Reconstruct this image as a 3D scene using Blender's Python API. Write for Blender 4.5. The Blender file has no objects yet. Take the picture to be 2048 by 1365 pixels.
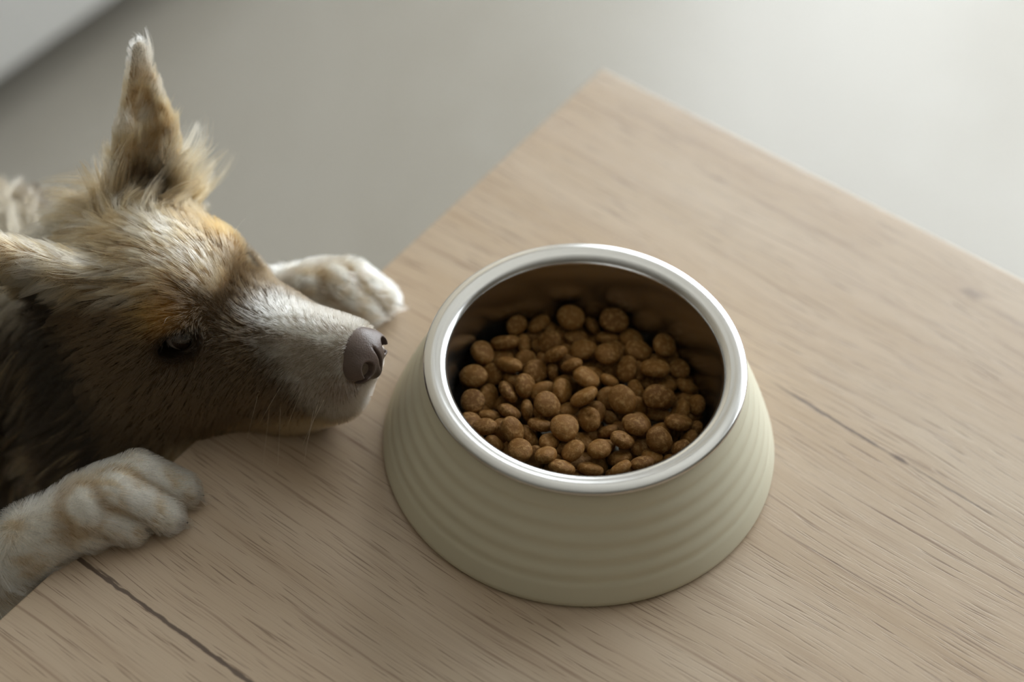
import bpy, bmesh, math, random
import numpy as np
from mathutils import Vector, Matrix

S = bpy.context.scene
COL = S.collection
TZ = 0.45                      # table top height

# ------------------------------------------------------------------ camera
cam_d = bpy.data.cameras.new('camera')
cam = bpy.data.objects.new('camera', cam_d)
COL.objects.link(cam)
CR = Vector((0.80215603, 0.59659598, 0.02487848))
CU = Vector((-0.46840452, 0.60286214, 0.64587494))
CF = Vector((-0.3703281, 0.52974567, -0.76303776))
CP = Vector((0.29140466, -0.47990486, 1.18922573))
m = Matrix((CR, CU, -CF)).transposed().to_4x4()
m.translation = CP
cam.matrix_world = m
cam_d.sensor_width = 36.0
cam_d.lens = 3600.0 / 2048.0 * 36.0
cam_d.clip_start = 0.02
cam_d.clip_end = 50
cam_d.dof.use_dof = True
cam_d.dof.focus_distance = 0.872
cam_d.dof.aperture_fstop = 2.7
cam_d.dof.aperture_blades = 9
S.camera = cam

# ------------------------------------------------------------------ daylight
world = bpy.data.worlds.new('overcast_sky')
S.world = world
world.use_nodes = True
bg = world.node_tree.nodes['Background']
bg.inputs['Color'].default_value = (0.90, 0.96, 1.0, 1)
bg.inputs['Strength'].default_value = 8.6
S.view_settings.view_transform = 'Standard'
S.view_settings.look = 'None'
S.view_settings.gamma = 1.0
S.view_settings.use_curve_mapping = False
S.view_settings.exposure = 0.0
S.cycles.use_denoising = True
S.cycles.adaptive_threshold = 0.04
S.cycles.max_bounces = 8
S.cycles.diffuse_bounces = 3
S.cycles.glossy_bounces = 4
S.cycles.transmission_bounces = 8
S.cycles.sample_clamp_indirect = 6.0
S.cycles.caustics_reflective = False
S.cycles.caustics_refractive = False

# room size: x from XL to XR, y from YF to YB, z 0..ZC
XL, XR, YF, YB, ZC = -0.86, 4.2, -4.2, 1.9, 2.6
WIN = (-1.20, 1.35, 0.35, 2.10)            # window opening in wall_back: x0,x1,z0,z1
def portal(x0, x1, z0, z1, y):
    ld = bpy.data.lights.new('window_portal', 'AREA')
    ld.shape = 'RECTANGLE'; ld.size = x1 - x0; ld.size_y = z1 - z0
    ld.cycles.is_portal = True
    o = bpy.data.objects.new('window_portal', ld); COL.objects.link(o)
    o.location = ((x0 + x1) / 2, y, (z0 + z1) / 2)
    o.rotation_euler = (math.radians(-90), 0, 0)   # shines toward -y
    return o
portal(*WIN, YB + 0.02)

# ------------------------------------------------------------------ helpers
def tag(o, label=None, cat=None, group=None, kind=None):
    if label: o['label'] = label
    if cat: o['category'] = cat
    if group: o['group'] = group
    if kind: o['kind'] = kind
    return o
def link(name, me, mat=None, parent=None, loc=None):
    o = bpy.data.objects.new(name, me); COL.objects.link(o)
    if mat and me is not None and len(me.materials) == 0: me.materials.append(mat)
    if parent: o.parent = parent
    if loc is not None: o.location = loc
    return o
def empty(name, loc=(0, 0, 0)):
    o = bpy.data.objects.new(name, None); COL.objects.link(o); o.location = loc
    o.empty_display_size = 0.05
    return o
def bm_mesh(bm, name, smooth=False):
    me = bpy.data.meshes.new(name); bm.to_mesh(me); bm.free()
    if smooth: me.polygons.foreach_set('use_smooth', [True] * len(me.polygons))
    return me
def box_bm(x0, x1, y0, y1, z0, z1, bevel=0.0, seg=2, bm=None):
    own = bmesh.new()
    bmesh.ops.create_cube(own, size=1.0)
    for v in own.verts:
        v.co = Vector((x0 + (v.co.x + .5) * (x1 - x0), y0 + (v.co.y + .5) * (y1 - y0), z0 + (v.co.z + .5) * (z1 - z0)))
    if bevel: bmesh.ops.bevel(own, geom=own.edges[:], offset=bevel, segments=seg, affect='EDGES', profile=.5)
    if bm is None: return own
    me = bpy.data.meshes.new('t'); own.to_mesh(me); own.free(); bm.from_mesh(me); bpy.data.meshes.remove(me)
    return bm
def box(name, b, mat, parent=None, bevel=0.0, origin=None):
    ox, oy, oz = origin or (0, 0, 0)
    bm = box_bm(b[0] - ox, b[1] - ox, b[2] - oy, b[3] - oy, b[4] - oz, b[5] - oz, bevel)
    return link(name, bm_mesh(bm, name), mat, parent)
def lathe(name, prof, n, mat, parent=None, close=False):
    """prof: list of (r,z); surface of revolution about z"""
    prof = np.array(prof, float); k = len(prof)
    t = np.arange(n) * 2 * np.pi / n
    V = np.stack([prof[:, None, 0] * np.cos(t), prof[:, None, 0] * np.sin(t), np.repeat(prof[:, 1:2], n, 1)], -1).reshape(-1, 3)
    F = []
    for i in range(k - 1 + (1 if close else 0)):
        a, b = i * n, ((i + 1) % k) * n
        for j in range(n):
            j2 = (j + 1) % n
            F.append((a + j, a + j2, b + j2, b + j))
    me = bpy.data.meshes.new(name); me.from_pydata(V.tolist(), [], F); me.update()
    me.polygons.foreach_set('use_smooth', [True] * len(me.polygons))
    return link(name, me, mat, parent)

# ------------------------------------------------------------------ materials
class NT:
    def __init__(s, name):
        s.m = bpy.data.materials.new(name); s.m.use_nodes = True
        s.t = s.m.node_tree; s.n = s.t.nodes; s.l = s.t.links
        s.b = s.n['Principled BSDF']
    def node(s, kind, **kw):
        nd = s.n.new(kind)
        for k, v in kw.items():
            if k in nd.bl_rna.properties: setattr(nd, k, v)
            else: nd.inputs[k].default_value = v
        return nd
    def val(s, sock, v):
        if hasattr(v, 'is_linked') or isinstance(v, bpy.types.NodeSocket): s.l.new(v, sock)
        else: sock.default_value = v
    def math(s, op, a, b=None, c=None, clamp=False):
        nd = s.n.new('ShaderNodeMath'); nd.operation = op; nd.use_clamp = clamp
        s.val(nd.inputs[0], a)
        if b is not None: s.val(nd.inputs[1], b)
        if c is not None: s.val(nd.inputs[2], c)
        return nd.outputs[0]
    def smooth(s, v, a, b):
        nd = s.n.new('ShaderNodeMapRange'); nd.interpolation_type = 'SMOOTHSTEP'
        s.val(nd.inputs[0], v); nd.inputs[1].default_value = a; nd.inputs[2].default_value = b
        return nd.outputs[0]
    def mix(s, fac, a, b, mode='MIX'):
        nd = s.n.new('ShaderNodeMix'); nd.data_type = 'RGBA'; nd.blend_type = mode
        s.val(nd.inputs[0], fac)
        s.val(nd.inputs[6], a if isinstance(a, bpy.types.NodeSocket) else (*a, 1) if len(a) == 3 else a)
        s.val(nd.inputs[7], b if isinstance(b, bpy.types.NodeSocket) else (*b, 1) if len(b) == 3 else b)
        return nd.outputs[2]
    def coord(s, out='Object'):
        return s.n.new('ShaderNodeTexCoord').outputs[out]
    def mapping(s, vec, scale=(1, 1, 1), loc=(0, 0, 0)):
        nd = s.n.new('ShaderNodeMapping'); s.l.new(vec, nd.inputs[0])
        nd.inputs['Scale'].default_value = scale; nd.inputs['Location'].default_value = loc
        return nd.outputs[0]
    def noise(s, vec, scale=5, detail=3, rough=.5, dist=0, lac=2.0):
        nd = s.n.new('ShaderNodeTexNoise')
        if vec is not None: s.l.new(vec, nd.inputs['Vector'])
        nd.inputs['Scale'].default_value = scale; nd.inputs['Detail'].default_value = detail
        nd.inputs['Roughness'].default_value = rough; nd.inputs['Distortion'].default_value = dist
        return nd.outputs[0]
    def bump(s, h, strength=.3, dist=.001, normal=None):
        nd = s.n.new('ShaderNodeBump'); s.l.new(h, nd.inputs['Height'])
        nd.inputs['Strength'].default_value = strength; nd.inputs['Distance'].default_value = dist
        if normal: s.l.new(normal, nd.inputs['Normal'])
        s.l.new(nd.outputs[0], s.b.inputs['Normal'])
        return nd.outputs[0]
    def set(s, **kw):
        for k, v in kw.items():
            k = k.replace('_', ' ')
            if isinstance(v, tuple) and len(v) == 3: v = (*v, 1)
            s.val(s.b.inputs[k], v)
        return s

def mat_plain(name, col, rough=.6, var=.05, scale=6, bump=0.0, **kw):
    g = NT(name)
    n = g.noise(g.coord(), scale, 4, .55)
    c = g.mix(n, tuple(x * (1 - var) for x in col), tuple(min(1, x * (1 + var)) for x in col))
    g.set(Base_Color=c, Roughness=rough, **kw)
    if bump: g.bump(g.noise(g.coord(), scale * 40, 2), bump, .0005)
    return g.m

def mat_wood():
    g = NT('washed_oak_laminate')
    P = g.coord()
    sep = g.n.new('ShaderNodeSeparateXYZ'); g.l.new(P, sep.inputs[0])
    x, y = sep.outputs[0], sep.outputs[1]
    # slow sideways wander of the grain
    wob = g.noise(g.mapping(P, (3.6, 8.0, 1), (.3, 1.7, 0)), 1.0, 1, .5)
    wob2 = g.noise(g.mapping(P, (14.0, 30.0, 1), (3.3, .7, 0)), 1.0, 1, .5)
    yy = g.math('ADD', y, g.math('ADD', g.math('MULTIPLY', g.math('SUBTRACT', wob, .5), .030), g.math('MULTIPLY', g.math('SUBTRACT', wob2, .5), .003)))
    cmb = g.n.new('ShaderNodeCombineXYZ'); g.l.new(x, cmb.inputs[0]); g.l.new(yy, cmb.inputs[1])
    Q = cmb.outputs[0]
    broad = g.noise(g.mapping(Q, (2.2, 26, 1)), 1, 2, .55)
    mid = g.noise(g.mapping(Q, (5, 120, 1)), 1, 3, .6)
    fine = g.noise(g.mapping(Q, (16, 900, 1)), 1, 2, .6)
    pores = g.noise(g.mapping(Q, (30, 1000, 1), (5, 2, 0)), 1, 1, .6)
    blotch = g.noise(g.mapping(P, (5, 14, 1), (9, 9, 0)), 1, 2, .5)
    c = g.mix(g.smooth(broad, .3, .7), (.465, .343, .230), (.535, .415, .30))
    c = g.mix(g.math('MULTIPLY', g.smooth(blotch, .45, .75), .5), c, (.55, .45, .34))
    c = g.mix(g.math('MULTIPLY', g.smooth(mid, .48, .72), .30), c, (.35, .242, .16))
    c = g.mix(g.math('MULTIPLY', g.smooth(fine, .5, .72), .42), c, (.30, .20, .13))
    c = g.mix(g.math('MULTIPLY', g.smooth(pores, .62, .69), .72), c, (.19, .12, .075))
    # long growth lines following the wander
    ph = g.math('MULTIPLY', yy, 72.0)
    fr = g.math('ABSOLUTE', g.math('SUBTRACT', g.math('FRACT', g.math('ADD', ph, g.math('MULTIPLY', mid, .5))), .5))
    lines = g.math('MULTIPLY', g.smooth(fr, .06, .015), g.smooth(g.noise(g.mapping(Q, (9, 40, 1), (1, 4, 0)), 1, 2), .42, .66))
    c = g.mix(g.math('MULTIPLY', lines, .55), c, (.22, .13, .08))
    # dark checks and knots of the print
    wavn = g.math('SUBTRACT', g.noise(g.mapping(P, (60, 3, 1)), 1, 2, .6), .5)
    wavn2 = g.math('SUBTRACT', g.noise(g.mapping(P, (30, 3, 1), (7, 3, 0)), 1, 1, .6), .5)
    widn = g.noise(g.mapping(P, (190, 200, 1), (2, 3, 0)), 1, 1)
    kn = g.math('MULTIPLY', g.math('SUBTRACT', g.noise(g.mapping(P, (150, 300, 1)), 1, 2), .5), 1.2)
    def check(x0, x1, yc, w, strength, wav=.002, fx=60, col=(.085, .052, .035), slope=0.0, soft=.02):
        nonlocal c
        yo = g.math('MULTIPLY_ADD', wavn if fx >= 50 else wavn2, wav, g.math('MULTIPLY_ADD', x, slope, yc - slope * x0))
        d = g.math('ABSOLUTE', g.math('SUBTRACT', y, yo))
        e = g.math('DIVIDE', d, g.math('MULTIPLY_ADD', widn, w * 1.2, w * .4))
        mk = g.smooth(e, 1.15, .55)
        mk = g.math('MULTIPLY', mk, g.math('MULTIPLY', g.smooth(x, x0, x0 + soft), g.smooth(x, x1, x1 - soft)))
        c = g.mix(g.math('MULTIPLY', mk, strength), c, col)
    def knot(kx, ky, rx, ry, strength, col=(.13, .085, .06)):
        nonlocal c
        dx = g.math('DIVIDE', g.math('SUBTRACT', x, kx), rx); dy = g.math('DIVIDE', g.math('SUBTRACT', y, ky), ry)
        d = g.math('ADD', g.math('SQRT', g.math('ADD', g.math('MULTIPLY', dx, dx), g.math('MULTIPLY', dy, dy))), kn)
        c = g.mix(g.math('MULTIPLY', g.smooth(d, 1.1, .35), strength), c, col)
    check(-.30, .05, -.2068, .00125, .92, .0022, 55, soft=.002)
    check(-.142, -.121, -.2052, .0007, .8, .0026, 110, soft=.006)
    check(.05, .145, .0955, .0009, .9, .0016, 60, col=(.12, .085, .065), slope=-.045, soft=.03)
    check(.13, .21, .0915, .0007, .7, .0016, 60, col=(.16, .115, .085), slope=-.03, soft=.03)
    check(.132, .158, .0945, .0004, .6, .004, 70, col=(.14, .10, .08), soft=.008)
    knot(.1375, .0915, .006, .0018, .9)
    knot(.148, .0945, .012, .0032, .35, (.30, .2, .13))
    check(-.155, -.095, .095, .0009, .5, .003, 30, col=(.25, .17, .12), slope=.045, soft=.02)
    check(-.135, -.045, .2255, .0016, .38, .003, 30, col=(.25, .17, .12), slope=-.03, soft=.03)
    check(-.04, .06, .207, .0016, .30, .004, 25, col=(.25, .17, .12), slope=-.02, soft=.03)
    check(.1, .3, .0158, .0005, .55, .001, 40, col=(.16, .10, .07), slope=.01, soft=.03)
    check(.12, .3, .0560, .0006, .45, .001, 40, col=(.16, .10, .07), slope=.0, soft=.04)
    knot(.1141, .2178, .0085, .0042, .75, (.20, .15, .12))
    knot(.109, .2185, .022, .010, .30, (.36, .25, .17))
    check(.118, .20, .2150, .0022, .40, .004, 30, col=(.26, .18, .13), slope=-.05, soft=.02)
    g.set(Base_Color=c, Roughness=.36)
    g.b.inputs['Specular IOR Level'].default_value = .6
    h = g.math('MULTIPLY_ADD', g.smooth(pores, .57, .68), -.8, g.math('MULTIPLY', fine, -.4))
    g.bump(h, .18, .0004)
    return g.m

def mat_floor():
    g = NT('pale_polished_tile')
    P = g.coord()
    a = g.noise(g.mapping(P, (1.6, 1.6, 1)), 1, 4, .6, .8)
    b = g.noise(g.mapping(P, (7, 7, 1), (4, 2, 0)), 1, 4, .6, .5)
    c = g.mix(g.smooth(a, .35, .65), (.275, .248, .202), (.32, .293, .247))
    c = g.mix(g.math('MULTIPLY', g.smooth(b, .5, .75), .3), c, (.35, .327, .285))
    g.set(Base_Color=c, Roughness=g.math('MULTIPLY_ADD', a, .10, .28))
    g.b.inputs['Specular IOR Level'].default_value = .5
    g.bump(b, .02, .002)
    return g.m

M_wood = mat_wood()
M_floor = mat_floor()
M_wall = mat_plain('warm_white_wall_paint', (.55, .49, .395), .75, .03, 3)
M_ceil = mat_plain('white_ceiling_paint', (.66, .635, .585), .8, .02, 3)
M_frame = mat_plain('white_window_frame', (.75, .75, .74), .4, .02)
M_white = mat_plain('white_cabinet_lacquer', (.60, .59, .565), .35, .02)
M_dark = mat_plain('dark_plinth', (.05, .045, .04), .6, .1)

# ------------------------------------------------------------------ the room
T = 0.12
def struct(name, b, mat): return tag(box(name, b, mat), kind='structure')
o = struct('floor', (XL - T - .55, XR + T, YF - T, YB + T, -.1, 0), M_floor); tag(o, 'pale grey polished floor far below the table', 'floor')
o = struct('ceiling', (XL - T - .55, XR + T, YF - T, YB + T, ZC, ZC + .1), M_ceil); tag(o, 'plain white ceiling of the room', 'ceiling')
o = struct('wall_left', (XL - T - .55, XL - .55, YF - T, YB + T, 0, ZC), M_wall); tag(o, 'warm white wall behind the low white cabinet', 'wall')
o = struct('wall_right', (XR, XR + T, YF - T, YB + T, 0, ZC), M_wall); tag(o, 'warm white wall on the far right of the room', 'wall')
o = struct('wall_front', (XL - T - .55, XR + T, YF - T, YF, 0, ZC), M_wall); tag(o, 'warm white wall behind the camera', 'wall')
bm = bmesh.new()
x0, x1, z0, z1 = WIN
for b in ((XL - T - .55, x0, YB, YB + T, 0, ZC), (x1, XR + T, YB, YB + T, 0, ZC), (x0, x1, YB, YB + T, 0, z0), (x0, x1, YB, YB + T, z1, ZC)):
    box_bm(*b, bm=bm)
o = link('wall_back', bm_mesh(bm, 'wall_back'), M_wall); tag(o, 'warm white wall with a wide window', 'wall', kind='structure')
w = empty('window_1', ((x0 + x1) / 2, YB + .05, z0)); tag(w, 'wide white framed window lighting the room', 'window', kind='structure')
ow = w.location
def wpart(name, b): box(name, b, M_frame, w, .004, ow)
fr = .05
wpart('window_frame', (x0, x1, YB + .02, YB + .08, z0, z0 + fr)); wpart('window_frame', (x0, x1, YB + .02, YB + .08, z1 - fr, z1))
wpart('window_frame', (x0, x0 + fr, YB + .02, YB + .08, z0 + fr, z1 - fr)); wpart('window_frame', (x1 - fr, x1, YB + .02, YB + .08, z0 + fr, z1 - fr))
for mx in (-.35, .50): wpart('mullion', (mx - .035, mx + .035, YB + .02, YB + .08, z0 + fr, z1 - fr))

# low white cabinet on a recessed dark plinth along the left wall
cab = empty('low_cabinet', (-1.08, .35, 0)); tag(cab, 'low white cabinet on a recessed dark plinth, behind the dog', 'cabinet')
def cpart(name, b, mat, bev=.003): return box(name, b, mat, cab, bev, cab.location)
cpart('body', (-1.36, -.842, -.9, 1.6, .06, .62), M_white)
cpart('plinth', (-1.36, -.93, -.88, 1.58, 0, .06), M_dark)
for k in range(3):
    ya = -.9 + k * .8333
    cpart('door', (-.842, -.823, ya + .002, ya + .831, .06, .60), M_white)
cpart('top_panel', (-1.36, -.815, -.9, 1.6, .62, .64), M_white)

# ------------------------------------------------------------------ table
TX0, TX1, TY0, TY1 = -.1556, 1.0, -.56, .2452
tab = empty('table', ((TX0 + TX1) / 2, (TY0 + TY1) / 2, 0)); tag(tab, 'pale wood grain table that the bowl stands on', 'table')
bm = box_bm(TX0, TX1, TY0, TY1, TZ - .022, TZ, .0012, 2)
link('table_top', bm_mesh(bm, 'table_top'), M_wood, tab, -tab.location)
for lx in (TX0 + .08, TX1 - .08):
    for ly in (TY0 + .08, TY1 - .08):
        bm = box_bm(lx - .022, lx + .022, ly - .022, ly + .022, 0, TZ - .022, .003)
        link('leg', bm_mesh(bm, 'leg'), M_white, tab, -tab.location)
for ly in (TY0 + .08, TY1 - .08):
    bm = box_bm(TX0 + .102, TX1 - .102, ly - .012, ly + .012, TZ - .082, TZ - .022, .002)
    link('apron', bm_mesh(bm, 'apron'), M_white, tab, -tab.location)

# ------------------------------------------------------------------ bowl
def mat_bowl():
    g = NT('matte_cream_plastic')
    n = g.noise(g.coord(), 900, 2, .5)
    big = g.noise(g.coord(), 12, 3, .5)
    g.set(Base_Color=g.mix(big, (.615, .58, .44), (.66, .625, .485)), Roughness=.48)
    g.b.inputs['Subsurface Weight'].default_value = .0
    g.bump(n, .06, .0003)
    return g.m
def mat_steel():
    g = NT('brushed_stainless_steel')
    P = g.coord()
    sep = g.n.new('ShaderNodeSeparateXYZ'); g.l.new(P, sep.inputs[0])
    ang = g.math('ARCTAN2', sep.outputs[1], sep.outputs[0])
    rad = g.math('SQRT', g.math('ADD', g.math('MULTIPLY', sep.outputs[0], sep.outputs[0]), g.math('MULTIPLY', sep.outputs[1], sep.outputs[1])))
    cmb = g.n.new('ShaderNodeCombineXYZ'); g.l.new(g.math('MULTIPLY', ang, .6), cmb.inputs[0]); g.l.new(g.math('MULTIPLY', rad, 900), cmb.inputs[1]); g.l.new(g.math('MULTIPLY', sep.outputs[2], 900), cmb.inputs[2])
    n = g.noise(cmb.outputs[0], 1, 3, .6)
    g.set(Base_Color=g.mix(n, (.56, .555, .54), (.66, .655, .64)), Metallic=1.0, Roughness=g.math('MULTIPLY_ADD', n, .08, .19))
    g.bump(n, .05, .0002)
    return g.m
M_bowl, M_steel = mat_bowl(), mat_steel()
bowl = empty('dog_bowl', (0, 0, TZ)); tag(bowl, 'cream ribbed dog bowl with a steel inner dish, holding brown kibble', 'bowl')
prof = [(.0, .004), (.090, .004), (.094, .0), (.0985, .0), (.0998, .0008), (.1002, .0022)]
for i in range(0, 81):
    t = i / 80
    z = .004 + t * (.0615 - .004)
    r = .1002 - .0226 * t ** 1.12
    env = min(1, max(0, (z - .0115) / .004)) * min(1, max(0, (.0565 - z) / .004))
    r += env * .00030 * math.cos((z - .0115) / .0088 * 2 * math.pi) - env * .0002
    prof.append((r, z))
prof += [(.0774, .0622), (.0768, .0626), (.074, .0626), (.072, .058), (.070, .010), (.0, .008)]
lathe('shell', prof, 128, M_bowl, bowl)
sp = []
# outer rolled edge, gently domed lip, rounded inner edge, wall, floor
sp += [(.0760, .0618), (.0772, .0618)]
for k in range(9):
    a = math.radians(-90 + k * 20); sp.append((.0774 + .0018 * math.cos(a), .0636 + .0018 * math.sin(a)))
for k in range(1, 6): sp.append((.0774 - k / 6 * .0050, .0654 + .0005 * math.sin(k / 6 * math.pi)))
for k in range(13):
    a = math.radians(90 + k * 85 / 12); sp.append((.0718 + .0046 * math.cos(a), .0608 + .0046 * math.sin(a)))
sp += [(.0668, .052), (.0660, .042), (.0650, .030), (.0638, .022)]
for k in range(1, 9):
    a = math.radians(-5 - k * 85 / 8); sp.append((.0538 + .010 * math.cos(a), .0205 + .010 * math.sin(a)))
sp += [(.03, .0102), (.0, .010)]
lathe('steel_dish', sp, 160, M_steel, bowl)

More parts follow.
